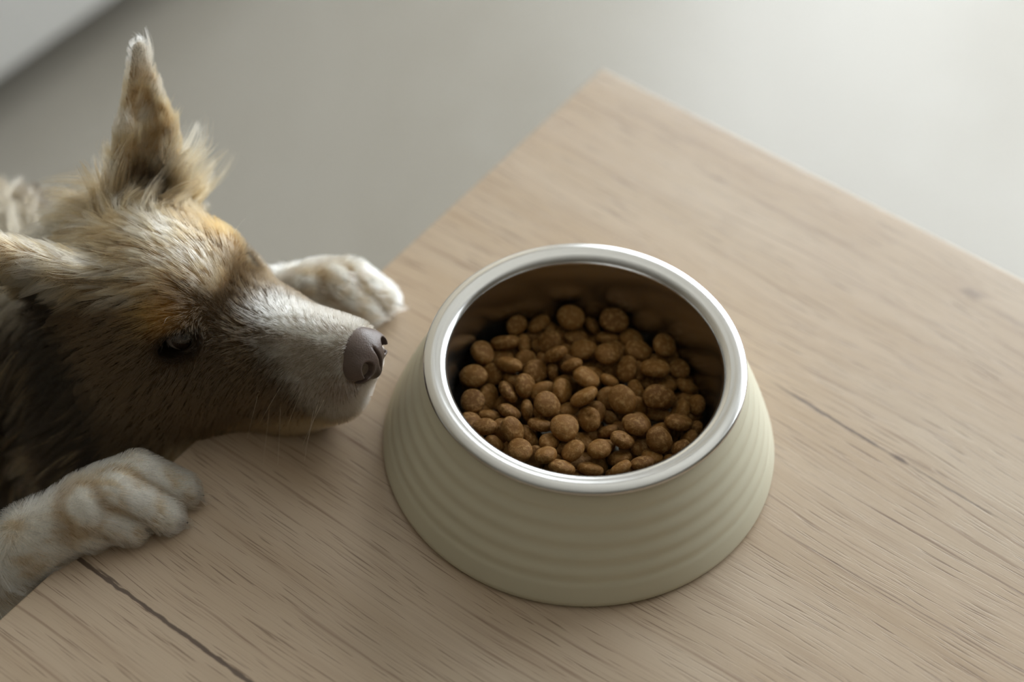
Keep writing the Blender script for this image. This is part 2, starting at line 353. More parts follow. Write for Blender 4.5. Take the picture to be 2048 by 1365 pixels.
# ------------------------------------------------------------------ kibble
KIB = "-0.05647 0.02113 0.03181 0.534 -0.138 0.834 0.0056 0;-0.04988 0.03151 0.02768 -0.624 0.015 0.781 0.00618 0;-0.03719 0.04279 0.03193 0.213 -0.377 0.901 0.00707 0;-0.02864 0.05108 0.02319 0.442 0.736 0.512 0.0056 0;-0.01839 0.05519 0.03175 0.289 -0.087 0.953 0.0074 0;-0.05393 0.00786 0.0322 -0.518 0.436 0.736 0.0068 0;-0.05879 -0.00472 0.03259 0.422 0.314 0.85 0.00695 0;-0.04773 0.01579 0.02704 0.8 0.573 0.18 0.00579 0;-0.03767 0.02445 0.02906 -0.241 -0.384 0.891 0.00666 0;-0.02778 0.01586 0.03436 -0.764 0.165 0.624 0.00621 0;-0.03058 0.03853 0.02442 -0.087 0.291 0.953 0.00672 0;-0.02041 0.03052 0.0298 -0.211 -0.015 0.977 0.00681 0;-0.01767 0.04855 0.02388 -0.411 0.508 0.757 0.00654 0;-0.00745 0.05576 0.02398 0.063 0.27 0.961 0.00691 0;0.00174 0.04784 0.02859 0.197 0.281 0.939 0.00718 0;-0.007 0.03269 0.03426 0.045 0.154 0.987 0.00676 0;0.01191 0.05735 0.03133 0.393 0.201 0.897 0.00686 0;-0.04289 -0.00364 0.03344 -0.309 0.617 0.724 0.00707 0;-0.05346 -0.01948 0.0319 -0.045 -0.121 0.992 0.00687 0;-0.0317 0.00406 0.02885 0.65 0.076 0.756 0.00691 0;-0.02501 0.01079 0.0262 0.753 0.61 0.246 0.0056 0;-0.01715 0.01496 0.03477 -0.676 0.305 0.671 0.006 0;0.00461 0.03326 0.03005 -0.37 -0.544 0.753 0.00675 0;0.01719 0.04015 0.03338 -0.231 0.348 0.909 0.0074 0;0.0242 0.05349 0.02497 -0.038 -0.117 0.992 0.00575 0;-0.00625 0.01234 0.03545 0.031 0.369 0.929 0.00702 0;-0.00984 0.03129 0.02171 -0.43 0.538 0.725 0.0056 0;0.00231 0.02087 0.03081 0.038 0.742 0.669 0.0056 0;-0.02912 -0.00852 0.03172 0.735 0.279 0.618 0.00668 0;-0.03434 -0.01555 0.0297 0.37 0.74 0.562 0.00684 0;-0.0426 -0.0208 0.0246 0.66 0.132 0.739 0.00635 0;-0.01267 0.0009 0.03109 0.775 0.231 0.588 0.00666 0;-0.01173 -0.01362 0.03514 0.409 -0.002 0.912 0.00693 0;0.00016 0.00139 0.0355 -0.658 0.045 0.752 0.00678 0;0.01615 0.01198 0.03505 0.173 -0.369 0.913 0.0074 0;0.01465 0.02787 0.026 0.564 0.404 0.72 0.00566 0;0.02852 0.02497 0.0339 0.208 -0.231 0.951 0.00698 0;0.02488 0.04018 0.02504 -0.335 0.36 0.871 0.00569 0;0.0332 0.04669 0.02396 0.136 0.708 0.693 0.00605 0;0.03365 0.04058 0.01888 -0.118 0.002 0.993 0.00604 0;0.04499 0.03736 0.0275 -0.578 -0.63 0.519 0.0056 0;0.03029 0.02429 0.02123 -0.37 0.597 0.712 0.0067 0;-0.02602 -0.02555 0.02982 0.061 0.705 0.706 0.00609 0;-0.02123 -0.01721 0.02627 0.797 0.576 0.182 0.0056 0;-0.03354 -0.03157 0.02653 -0.29 0.652 0.7 0.00577 0;-0.04241 -0.03619 0.02314 -0.174 0.216 0.961 0.0056 0;-0.00529 -0.00503 0.02708 -0.393 0.21 0.895 0.0056 0;-0.02883 -0.04205 0.03261 -0.216 0.051 0.975 0.0056 0;0.00845 -0.00575 0.03118 -0.413 -0.512 0.753 0.00676 0;0.0126 0.00692 0.02267 0.112 0.765 0.634 0.00562 0;0.03004 0.00333 0.03448 -0.082 0.227 0.97 0.00688 0;0.04567 0.01873 0.03279 -0.191 0.498 0.846 0.00709 0;-0.00893 -0.02307 0.03062 -0.104 0.49 0.865 0.0057 0;0.00347 -0.01996 0.03504 0.125 -0.009 0.992 0.00738 0;-0.01643 -0.03628 0.03374 0.715 0.055 0.697 0.00669 0;-0.00959 -0.03009 0.02599 0.542 0.604 0.585 0.0056 0;0.00062 -0.02858 0.03039 -0.183 0.314 0.932 0.00566 0;0.01861 -0.00347 0.0267 -0.743 0.261 0.616 0.0059 0;0.03019 -0.00847 0.03441 0.19 0.539 0.821 0.00608 0;0.04432 0.0032 0.03362 0.484 -0.053 0.873 0.00685 0;-0.00625 -0.04369 0.03334 -0.175 -0.009 0.985 0.00663 0;0.00601 -0.03916 0.03468 -0.476 0.375 0.795 0.00627 0;0.0145 -0.0283 0.03361 -0.553 -0.124 0.824 0.00646 0;0.02441 -0.01992 0.0344 -0.154 0.111 0.982 0.00606 0;0.03244 -0.0131 0.02574 -0.477 0.445 0.758 0.00686 0;0.03706 -0.00212 0.02536 0.551 0.422 0.72 0.0056 0;0.01589 -0.03958 0.03334 -0.167 0.594 0.787 0.00659 0;0.0261 -0.02956 0.02957 -0.294 0.641 0.709 0.00611 0;0.03903 -0.02245 0.03325 -0.745 0.14 0.652 0.0056 0;0.04553 -0.01389 0.03338 -0.506 0.203 0.839 0.00576 0;0.04565 -0.00432 0.02847 -0.102 0.423 0.9 0.00564 0;0.05501 0.00645 0.03209 -0.772 -0.052 0.634 0.00564 0;-0.02058 -0.04488 0.02859 0.181 0.803 0.568 0.0056 0;0.04795 -0.01352 0.01862 0.825 -0.172 0.538 0.00685 1;0.02043 -0.04336 0.02071 -0.027 0.722 0.692 0.00696 1;0.01277 -0.04984 0.01528 -0.577 0.172 0.798 0.00657 1;-0.03821 0.03214 0.02002 0.068 0.77 0.634 0.00711 1;-0.002 -0.05319 0.02629 0.016 0.235 0.972 0.00702 1;-0.05072 0.00153 0.02587 0.273 -0.188 0.943 0.00672 1;0.03371 -0.03311 0.02441 0.527 -0.324 0.786 0.00675 1;0.04611 0.01965 0.01758 0.761 0.274 0.588 0.00707 1;-0.01672 -0.05255 0.01877 0.283 -0.199 0.938 0.00652 1;-0.04916 0.02839 0.02131 -0.594 0.478 0.647 0.00647 1;0.01556 -0.01922 0.01941 -0.066 0.476 0.877 0.00662 1;0.02119 0.01673 0.02617 0.705 -0.58 0.408 0.00708 1;-0.01704 -0.01449 0.01879 -0.401 0.243 0.883 0.00707 1;0.0059 -0.05398 0.01899 -0.23 -0.424 0.876 0.00687 1;0.00833 -0.00064 0.01668 0.038 -0.6 0.799 0.00667 1;0.05446 0.01509 0.02679 -0.735 -0.573 0.361 0.00705 1;-0.01138 0.01818 0.01886 0.503 0.066 0.862 0.00666 1;-0.0265 -0.05006 0.02872 0.212 0.792 0.573 0.00713 1;0.00787 0.03759 0.02502 -0.644 -0.505 0.575 0.00681 1;0.02887 -0.0464 0.02784 0.565 -0.607 0.558 0.00707 1;0.04449 -0.03334 0.02827 -0.85 -0.344 0.4 0.00642 1;-0.027 0.02632 0.02405 0.416 0.391 0.821 0.00662 1;-0.00291 0.00639 0.02428 0.837 0.142 0.528 0.00666 1;0.05438 -0.00752 0.02178 0.688 0.492 0.534 0.00658 1;-0.01668 0.03479 0.01997 0.815 -0.514 0.267 0.00677 1;0.02093 0.04478 0.01761 0.584 0.258 0.77 0.00712 1;-0.00624 0.01961 0.02762 0.373 0.182 0.91 0.00691 1;-0.00731 -0.04693 0.019 -0.59 -0.382 0.711 0.00663 1;0.0229 -0.03613 0.0254 0.16 0.248 0.955 0.0063 1;0.00712 0.00105 0.02752 -0.366 -0.499 0.786 0.00652 1;0.05632 0.00236 0.02605 -0.27 0.702 0.659 0.00658 1;0.04017 0.02963 0.02522 -0.628 -0.435 0.645 0.00672 1;0.01075 -0.04879 0.0276 -0.339 -0.069 0.938 0.00628 1;0.02211 -0.01264 0.02721 -0.462 0.489 0.739 0.00632 1;-0.00712 0.04188 0.02602 0.38 0.14 0.914 0.0068 1;-0.0117 -0.05612 0.02819 -0.679 -0.167 0.715 0.00666 1;-6e-05 -0.03872 0.02651 0.331 -0.571 0.751 0.00624 1;-0.0333 0.01591 0.0231 0.503 0.456 0.734 0.00668 1;0.05171 -0.021 0.02494 -0.214 -0.153 0.965 0.0062 1;0.00486 0.02718 0.01613 0.67 0.112 0.734 0.00672 1;0.0006 0.05347 0.01925 -0.64 0.328 0.695 0.0071 1;-0.02798 -0.00909 0.02207 -0.043 -0.563 0.825 0.0063 1;0.02954 0.00882 0.02818 0.27 -0.01 0.963 0.00622 1;0.00795 0.01293 0.02879 0.572 -0.332 0.75 0.00641 1;0.0561 0.01132 0.01688 -0.606 -0.178 0.775 0.0071 1;0.03791 -0.02203 0.02547 -0.27 0.33 0.905 0.00634 1;0.00633 -0.02449 0.02611 -0.27 0.151 0.951 0.00651 1;-0.0229 -0.03511 0.02681 0.68 -0.321 0.66 0.00648 1;0.02951 0.03009 0.02771 -0.362 -0.44 0.822 0.0063 1;-0.03743 -0.00582 0.02644 0.062 0.723 0.688 0.00683 1;0.05083 0.02685 0.02125 -0.862 -0.332 0.383 0.00641 1;0.03889 0.0123 0.02585 -0.689 0.134 0.712 0.00711 1;-0.03689 -0.04161 0.02833 0.323 0.317 0.892 0.00654 1;-0.02036 -0.0042 0.02898 0.637 -0.286 0.716 0.00637 1;-0.03183 -0.04677 0.01761 -0.239 -0.171 0.956 0.00625 1;0.01032 -0.03714 0.02623 0.653 0.148 0.743 0.00628 1;0.04679 -0.00233 0.01818 0.534 -0.576 0.619 0.00666 1;0.00077 -0.01408 0.02743 0.588 -0.474 0.655 0.00661 1;-0.01218 -0.01292 0.02768 -0.173 -0.469 0.866 0.00639 1;-0.04894 -0.01013 0.02732 -0.18 -0.681 0.71 0.00626 1;0.02397 -0.02333 0.02314 0.446 -0.355 0.822 0.00664 1;0.01347 0.04884 0.02537 -0.147 -0.027 0.989 0.00624 1;0.03869 -0.04236 0.02564 0.718 -0.142 0.682 0.00624 1;-0.05498 -0.01804 0.02474 -0.194 -0.666 0.72 0.00637 1;-0.0132 -0.0395 0.02541 -0.551 0.1 0.828 0.00658 1;-0.0409 0.00806 0.02601 0.81 -0.254 0.529 0.00645 1;-0.0158 0.00828 0.02521 0.819 -0.49 0.298 0.00664 1;-0.02169 0.01936 0.02614 0.444 -0.699 0.561 0.00629 1;-0.04524 -0.03069 0.02878 0.137 -0.089 0.986 0.00656 1;-0.0144 -0.02735 0.02207 0.234 0.156 0.96 0.00618 1;0.02443 0.0022 0.02361 0.395 -0.074 0.916 0.00653 1;0.01228 -0.05743 0.0217 0.179 -0.65 0.739 0.00623 1;-0.03122 0.0078 0.0217 0.414 0.225 0.882 0.00626 1;-0.00633 -0.05599 0.02159 0.003 0.466 0.885 0.00631 1;0.0438 0.03586 0.02168 -0.123 0.153 0.981 0.00604 1;0.02686 0.05089 0.01984 -0.035 0.15 0.988 0.00629 1;0.01209 -0.00674 0.02114 -0.221 0.685 0.695 0.00606 1;-0.04107 0.0243 0.02192 -0.012 0.384 0.923 0.00659 1;-0.05243 0.00832 0.02186 0.444 -0.696 0.565 0.00669 1;-0.05675 -0.00309 0.02384 0.336 0.269 0.903 0.00691 1;-0.02197 -0.04454 0.02194 0.497 -0.011 0.868 0.00623 1;-0.03464 0.04662 0.01686 0.5 -0.387 0.775 0.00615 1;0.02252 -0.05278 0.02331 0.308 0.301 0.902 0.00621 1;0.00625 -0.04192 0.02204 -0.063 -0.096 0.993 0.00603 1;-0.03471 -0.01719 0.02188 -0.29 0.171 0.942 0.00635 1;-0.00033 -0.00584 0.02361 -0.154 0.03 0.988 0.00645 1;-0.02377 -0.05109 0.01727 0.504 -0.29 0.813 0.00612 1;0.01151 -0.01483 0.02364 0.338 0.399 0.852 0.0061 1;-0.04025 -0.02813 0.02196 0.477 0.494 0.727 0.00609 1;0.03266 -0.0039 0.02193 0.163 0.648 0.744 0.00601 1;0.02393 -0.01434 0.02012 -0.199 -0.261 0.945 0.00658 1;-0.01688 0.02573 0.02181 -0.529 0.133 0.838 0.00628 1;0.01613 -0.02839 0.02395 -0.193 -0.174 0.966 0.00609 1;-0.04451 0.03607 0.02257 0.304 0.461 0.834 0.00606 1;-0.03465 -0.04185 0.02069 -0.611 -0.14 0.779 0.00601 1;-0.02501 0.04847 0.01676 -0.497 0.034 0.867 0.00689 1;-0.03737 0.03943 0.02111 0.4 0.286 0.87 0.00616 1;-0.01478 -0.04822 0.02267 0.197 0.389 0.9 0.00603 1;0.04342 -0.01698 0.02384 -0.701 -0.298 0.648 0.00616 1;0.04836 0.0061 0.02365 0.397 -0.256 0.881 0.00626 1;-0.00207 0.03158 0.02319 0.305 -0.681 0.666 0.00606 1;0.0438 -0.02803 0.02288 -0.476 -0.057 0.878 0.00648 1;0.01536 0.05598 0.02286 0.257 -0.349 0.901 0.00614 1;0.01547 0.01417 0.0199 0.014 -0.58 0.814 0.00633 1;0.03864 0.04055 0.02279 0.132 0.555 0.821 0.00608 1;0.03476 0.04761 0.01725 -0.64 -0.471 0.608 0.00617 1;-0.04263 -0.03486 0.01816 -0.2 0.119 0.973 0.00661 1;-0.00435 -0.05345 0.01382 0.019 0.186 0.982 0.00639 1;0.05575 0.00267 0.01925 -0.29 -0.144 0.946 0.00612 1;0.0183 -0.03611 0.02119 0.056 0.219 0.974 0.00626 1;0.01666 0.03879 0.02368 0.115 0.082 0.99 0.00616 1;0.03488 0.00435 0.02152 0.348 0.026 0.937 0.00618 1"
def mat_kibble():
    g = NT('baked_kibble')
    P = g.coord()
    info = g.n.new('ShaderNodeObjectInfo')
    off = g.n.new('ShaderNodeVectorMath'); off.operation = 'ADD'; g.l.new(P, off.inputs[0])
    sc = g.n.new('ShaderNodeVectorMath'); sc.operation = 'SCALE'; g.l.new(info.outputs['Location'], sc.inputs[0]); sc.inputs[3].default_value = 7.0
    g.l.new(sc.outputs[0], off.inputs[1]); Q = off.outputs[0]
    n = g.noise(Q, 3.2, 4, .62)
    f = g.noise(Q, 11, 2, .6)
    rnd = info.outputs['Random']
    c = g.mix(rnd, (.150, .062, .010), (.24, .108, .021))
    c = g.mix(g.smooth(n, .42, .72), c, (.35, .195, .066))
    c = g.mix(g.math('MULTIPLY', g.smooth(f, .60, .72), .35), c, (.08, .035, .01))
    g.set(Base_Color=c, Roughness=.65); g.b.inputs['Specular IOR Level'].default_value = .25
    h = g.math('MULTIPLY_ADD', g.smooth(f, .58, .74), -1.0, g.math('MULTIPLY', n, 1.2))
    g.bump(h, .5, .0006)
    return g.m
M_kib = mat_kibble()
def kibble_mesh(seed):
    rg = np.random.default_rng(seed)
    bm = bmesh.new(); bmesh.ops.create_icosphere(bm, subdivisions=4, radius=1.0)
    ph = rg.random(8) * 6.28; am = rg.normal(size=8)
    oval = 1 + .07 * am[0]
    for v in bm.verts:
        x, y, z = v.co
        t = math.atan2(y, x)
        rr = math.hypot(x, y)
        out = 1 + rr * (.035 * am[1] * math.cos(2 * t + ph[1]) + .03 * am[2] * math.cos(3 * t + ph[2]) + .012 * am[3] * math.cos(5 * t + ph[3]))
        zz = abs(z) ** .82 * (1 if z > 0 else -1)          # a puffed lens with a soft edge
        nz = .05 * math.sin(3.1 * x + ph[4]) * math.sin(2.7 * y + ph[5]) + .03 * math.sin(6 * x + ph[6]) * math.sin(5 * y + ph[7])
        if seed == 4:                                   # a pit in one face
            dd = (x - .25) ** 2 + (y + .1) ** 2
            if z > 0: nz -= .25 * math.exp(-dd / .03)
        v.co = Vector((x * out * oval, y * out / oval, zz * .54 * (1 + nz) + nz * .25))
    return bm_mesh(bm, 'kibble', True)
KM = [kibble_mesh(s) for s in range(9)]
for me in KM: me.materials.append(M_kib)
ORD = ['first', 'second', 'third', 'fourth', 'fifth', 'sixth', 'seventh', 'eighth', 'ninth', 'tenth', 'eleventh', 'twelfth', 'thirteenth', 'fourteenth', 'fifteenth', 'sixteenth']
def pix(p):
    d = Vector(p) - CP; z = d.dot(CF)
    return 1024 + 3600 * d.dot(CR) / z, 682.5 - 3600 * d.dot(CU) / z
ks = [[float(t) for t in k.split()] for k in KIB.split(';')]
top = [k for k in ks if k[7] == 0]; low = [k for k in ks if k[7] == 1]
def rows(lst, n, key=lambda k: pix((k[0], k[1], k[2] + TZ))):
    lst = sorted(lst, key=lambda k: key(k)[1]); q = -(-len(lst) // n)
    return [sorted(lst[i:i + q], key=lambda k: key(k)[0]) for i in range(0, len(lst), q)]
rk = random.Random(5)
def put_kibble(k, label, grp):
    o = bpy.data.objects.new('kibble', KM[rk.randrange(9)]); COL.objects.link(o)
    o.location = (k[0], k[1], TZ + k[2])
    nrm = Vector(k[3:6]).normalized()
    o.rotation_euler = (nrm.to_track_quat('Z', 'Y').to_matrix() @ Matrix.Rotation(rk.random() * 6.28, 3, 'Z')).to_euler()
    a = k[6]; o.scale = (a, a, a * rk.uniform(.92, 1.08))
    tag(o, label, 'kibble', grp)
    return o
RT = rows(top, 8)
RN = ['back row under the far wall', 'second row from the back', 'third row from the back', 'fourth row from the back', 'fourth row from the front', 'third row from the front', 'second row from the front', 'front row behind the near rim']
for i, row in enumerate(RT):
    for j, k in enumerate(row):
        nv = abs(Vector(k[3:6]).normalized().dot(CF))
        shape = 'round' if nv > .82 else 'oval' if nv > .5 else 'edge-on'
        put_kibble(k, '%s brown kibble, %s from the left in the %s' % (shape, ORD[j], RN[i]), 'kibbles on top of the heap in the bowl')
LN = ['along the back wall', 'one row off the back wall', 'two rows off the back wall', 'just behind the middle', 'across the middle', 'just before the middle', 'three rows off the near rim', 'two rows off the near rim', 'under the near rim']
for i, row in enumerate(rows(low, 9)):
    for j, k in enumerate(row):
        put_kibble(k, 'dark half-buried kibble, %s from the left in the gaps %s' % (ORD[j], LN[i]), 'half-buried kibbles under the heap')

# ------------------------------------------------------------------ dog: one implicit body, meshed once
FUR_DENS, FUR_THICK = 1.7e6, 1.0
SC = .00913
H0 = np.array([-.17733, -.08033, .05904])                  # between the eyes, relative to the table top
def rotm(y, p):
    y, p = math.radians(y), math.radians(p)
    Fh = np.array([math.cos(y) * math.cos(p), math.sin(y) * math.cos(p), math.sin(p)])
    L = np.array([-math.sin(y), math.cos(y), 0]); return np.stack([Fh, L, np.cross(Fh, L)])
HM = rotm(12.1, 22.66)
def hl(p): return H0 + SC * (np.asarray(p, float) @ HM)       # head units -> metres
def to_head(P): return ((P - H0) @ HM.T) / SC
PR = []                                                    # (kind, data, k)
def cone(a, b, ra, rb, k=.010): PR.append(('c', (np.array(a, float), np.array(b, float), ra, rb), k))
def ell(c, r, k=.010, head=True): PR.append(('e', (np.array(c, float), np.array(r, float), head), k))
def hcone(a, b, ra, rb, k=.012): cone(hl(a), hl(b), ra * SC, rb * SC, k)
# skull and face (head units, about 9 mm each)
ell((-5.2, 0, .5), (5.6, 4.5, 4.2), .01)
ell((-1.7, 0, .6), (3.4, 3.5, 2.7), .016)
for s in (1, -1):
    ell((-.5, s * 2.3, 1.0), (1.7, 1.35, 1.05), .010)
    ell((-3.0, s * 2.9, -2.9), (3.9, 2.5, 3.4), .016)
    ell((1.2, s * 1.9, -3.1), (3.0, 1.5, 2.2), .012)
hcone((.3, 0, -2.4), (8.2, 0, -3.35), 2.4, 1.6, .014)
hcone((1, 0, -3.8), (6.9, 0, -4.3), 2.7, 1.75, .014)
for s in (1, -1):
    ell((5.3, s * 1.25, -4.8), (3.0, 1.2, 1.75), .012)
hcone((-2.5, 0, -6.1), (2.6, -.15, -6.7), 2.6, 2.05, .016)
hcone((2.6, -.15, -6.7), (6.0, 0, -6.6), 2.05, 1.45, .014)
ell((8.6, 0, -3.5), (1.1, 1.35, 1.2), .006)
ell((-.207, -.128, -.038), (.038, .042, .045), .02, False)
cone(hl((-4.0, -.5, -4.5)), (-.31, -.125, -.11), .040, .060, .03)
# ears: fans of ribs
def ear(base, tip, wv, facing, w0, w1, r0, r1, cup, bulge=1.0):
    base, tip, wv, fc = [np.array(t, float) for t in (base, tip, wv, facing)]
    wv /= np.linalg.norm(wv); fc /= np.linalg.norm(fc)
    mid = base * .5 + tip * .5
    for x in (-1, -.5, 0, .5, 1):
        a = base + wv * x * w0 + fc * cup * (x * x); b_ = mid + wv * x * (w0 * .55 + w1 * .5) * bulge + fc * cup * .8 * (x * x); c = tip + wv * x * w1
        hcone(a, b_, r0, (r0 + r1) / 2, .006); hcone(b_, c, (r0 + r1) / 2, r1, .004)
EFB, EFT = (-5.5, 3.8, 3.7), (-4.05, 8.25, 11.0)
ear(EFB, EFT, (-.55, -.7, .35), (.75, -.1, -.1), 1.95, .08, .60, .16, .8, 1.0)
ENB = (-6.4, -3.3, 5.0); ENM = (-9.0, -5.0, 7.8); ENT = (-10.8, -8.0, 4.2)
for x in (-1, -.5, 0, .5, 1):
    a = np.array(ENB) + np.array((x * 1.6, 0, -.5 * x * x)); b_ = np.array(ENM) + np.array((x * 1.9, .2 * x, -.4 * x * x)); c = np.array(ENT) + np.array((x * .5, 0, 0))
    hcone(a, b_, .7, .5, .008); hcone(b_, c, .5, .3, .006)
# neck, trunk, hind legs, tail (metres, relative to the table top)
cone(hl((-4.5, 0, -1.3)), (-.335, -.105, -.070), .046, .066, .03)
cone((-.335, -.105, -.055), (-.405, -.095, -.165), .072, .100, .04)
cone((-.385, -.095, -.19), (-.60, -.095, -.305), .100, .094, .05)
for s in (1, -1):
    cy = -.095 + s * .085
    ell((-.575, cy, -.345), (.085, .048, .082), .03, False)
    cone((-.545, cy + s * .008, -.385), (-.475, cy + s * .012, -.418), .036, .024, .02)
    cone((-.475, cy + s * .012, -.425), (-.425, cy + s * .012, -.432), .020, .017, .01)
for a, b_, ra, rb in (((-.66, -.095, -.37), (-.715, -.06, -.415), .03, .026), ((-.715, -.06, -.415), (-.735, .03, -.425), .026, .022), ((-.735, .03, -.425), (-.70, .11, -.43), .022, .014)):
    cone(a, b_, ra, rb, .02)
# forelegs reaching onto the table
cone((-.36, -.165, -.13), (-.250, -.272, -.138), .050, .034, .03)
cone((-.250, -.272, -.138), (-.177, -.2235, -.006), .030, .0180, .012)
cone((-.36, -.025, -.13), (-.262, .012, -.135), .050, .032, .03)
cone((-.262, .012, -.135), (-.186, -.034, -.002), .030, .0205, .015)
TOES = []; TSEG = []
LIMB = [((-.250, -.272, -.138), (-.177, -.2235, -.006), .030, .018), ((-.262, .012, -.135), (-.186, -.034, -.002), .030, .0205)]
def paw(wrist, tips, knuck, lift, pad):
    w = np.array(wrist, float)
    for tp, kn in zip(tips, knuck):
        tp = np.array(tp, float); kn = np.array(kn, float)
        cone(w, kn, .0165, .0100, .004); LIMB.append((w, kn, .0165, .010)); LIMB.append((kn, tp, .0098, .0078))
        cone(kn, tp, .0098, .0078, .0010)
        TSEG.append((w * .35 + kn * .65, kn)); TSEG.append((kn, tp))
        d = tp - kn; d[2] *= .3; d /= np.linalg.norm(d)
        TOES.append((tp + d * .0065 + np.array((0, 0, .001)), d))
    kc = np.mean(knuck, 0); ell(kc - [.004, .002, .008], pad, .008, False)
paw((-.173, -.213, .004), [(-.1345, -.1500, .008), (-.1300, -.1660, .008), (-.1390, -.1815, .008), (-.1520, -.1950, .008)],
    [(-.1520, -.1615, .020), (-.1490, -.1765, .0235), (-.1555, -.1905, .0215), (-.1650, -.2020, .016)], 0, (.017, .021, .012))
paw((-.184, -.033, .008), [(-.1355, .0085, .009), (-.1365, -.0045, .009), (-.1450, -.0140, .009), (-.1570, -.0190, .009)],
    [(-.1500, -.0010, .024), (-.1520, -.0110, .0275), (-.1600, -.0190, .026), (-.1690, -.0240, .019)], 0, (.017, .021, .013))
# carved: eye sockets, mouth line
CARVE = [('e', (np.array((.10, s * 3.40, -.05)), np.array((1.12, 1.0, .66)), True), .003) for s in (1, -1)]

def axis(a, b, lo, hi, fine, coarse):
    mid = np.arange(lo, hi + 1e-9, fine)
    L = []; x = lo; st = fine
    while x > a: st = min(coarse, st * 1.25); x -= st; L.append(x)
    Rr = []; x = mid[-1]; st = fine
    while x < b: st = min(coarse, st * 1.25); x += st; Rr.append(x)
    return np.array(L[::-1] + list(mid) + Rr)
def sd_prim(kind, d, X, Y, Z):
    if kind == 'c':
        a, b, ra, rb = d; ba = b - a; l2 = ba @ ba
        px, py, pz = X - a[0], Y - a[1], Z - a[2]
        t = np.clip((px * ba[0] + py * ba[1] + pz * ba[2]) / l2, 0, 1)
        return np.sqrt((px - t * ba[0]) ** 2 + (py - t * ba[1]) ** 2 + (pz - t * ba[2]) ** 2) - (ra + (rb - ra) * t)
    c, r, head = d
    if head:
        px, py, pz = X - H0[0], Y - H0[1], Z - H0[2]
        q = [(px * HM[i, 0] + py * HM[i, 1] + pz * HM[i, 2]) / SC - c[i] for i in range(3)]; sc = SC
    else: q = [X - c[0], Y - c[1], Z - c[2]]; sc = 1.0
    k0 = np.sqrt(sum((q[i] / r[i]) ** 2 for i in range(3))); k1 = np.sqrt(sum((q[i] / r[i] ** 2) ** 2 for i in range(3))) + 1e-9
    return k0 * (k0 - 1) / k1 * sc
def bounds(kind, d, m):
    if kind == 'c':
        a, b, ra, rb = d; return np.minimum(a - ra, b - rb) - m, np.maximum(a + ra, b + rb) + m
    c, r, head = d
    if head:
        cc = hl(c); e = SC * np.sqrt(((HM * r[:, None]) ** 2).sum(0)); return cc - e - m, cc + e + m
    return c - r - m, c + r + m
def field(ax, prims, carve=(), init=.03):
    f = np.full([len(a) for a in ax], init, np.float32)
    def sl(lo, hi): return tuple(slice(max(0, np.searchsorted(ax[i], lo[i]) - 1), np.searchsorted(ax[i], hi[i]) + 1) for i in range(3))
    for kind, d, k in prims:
        w = sl(*bounds(kind, d, max(.016, k * 1.2)))
        X = ax[0][w[0]].astype(np.float32)[:, None, None]; Y = ax[1][w[1]].astype(np.float32)[None, :, None]; Z = ax[2][w[2]].astype(np.float32)[None, None, :]
        v = sd_prim(kind, d, X, Y, Z); o = f[w]
        h = np.maximum(k - np.abs(o - v), 0) / k
        f[w] = np.minimum(o, v) - h * h * k * .25
    for kind, d, k in carve:
        w = sl(*bounds(kind, d, .012))
        X = ax[0][w[0]].astype(np.float32)[:, None, None]; Y = ax[1][w[1]].astype(np.float32)[None, :, None]; Z = ax[2][w[2]].astype(np.float32)[None, None, :]
        v = -sd_prim(kind, d, X, Y, Z); o = f[w]
        h = np.maximum(k - np.abs(o - v), 0) / k
        f[w] = np.maximum(o, v) + h * h * k * .25
    return f
def surface_nets(f, ax):
    ins = f < 0
    n = [s - 1 for s in f.shape]
    cnt = np.zeros(n, np.int8)
    for dx in (0, 1):
        for dy in (0, 1):
            for dz in (0, 1): cnt += ins[dx:n[0] + dx, dy:n[1] + dy, dz:n[2] + dz]
    act = (cnt > 0) & (cnt < 8)
    I = np.argwhere(act)
    idx = -np.ones(n, np.int64); idx[act] = np.arange(len(I))
    corners = [(a, b, c) for a in (0, 1) for b in (0, 1) for c in (0, 1)]
    cv = {c: f[I[:, 0] + c[0], I[:, 1] + c[1], I[:, 2] + c[2]] for c in corners}
    acc = np.zeros((len(I), 3)); m = np.zeros(len(I))
    for a in corners:
        for k in range(3):
            if a[k] == 0:
                b = list(a); b[k] = 1; b = tuple(b)
                va, vb = cv[a], cv[b]; cr = (va < 0) != (vb < 0)
                t = np.where(cr, va / np.where(cr, va - vb, 1), 0)
                p = np.tile(np.array(a, float), (len(I), 1)); p[:, k] = t
                acc[cr] += p[cr]; m += cr
    p = acc / m[:, None]
    V = np.stack([ax[k][I[:, k]] + p[:, k] * (ax[k][I[:, k] + 1] - ax[k][I[:, k]]) for k in range(3)], 1)
    Fs = []
    for k in range(3):
        u, v = (k + 1) % 3, (k + 2) % 3
        s0 = [slice(None)] * 3; s1 = [slice(None)] * 3; s0[k] = slice(0, -1); s1[k] = slice(1, None)
        A, B = ins[tuple(s0)], ins[tuple(s1)]
        E = np.argwhere(A != B)
        E = E[(E[:, u] > 0) & (E[:, v] > 0) & (E[:, u] < f.shape[u] - 1) & (E[:, v] < f.shape[v] - 1)]
        q = []
        for du, dv in ((1, 1), (0, 1), (0, 0), (1, 0)):
            c = E.copy(); c[:, u] -= du; c[:, v] -= dv; q.append(idx[c[:, 0], c[:, 1], c[:, 2]])
        Q = np.stack(q, 1); flip = ~A[E[:, 0], E[:, 1], E[:, 2]]
        Q[flip] = Q[flip][:, ::-1]; Fs.append(Q)
    return V, np.concatenate(Fs)
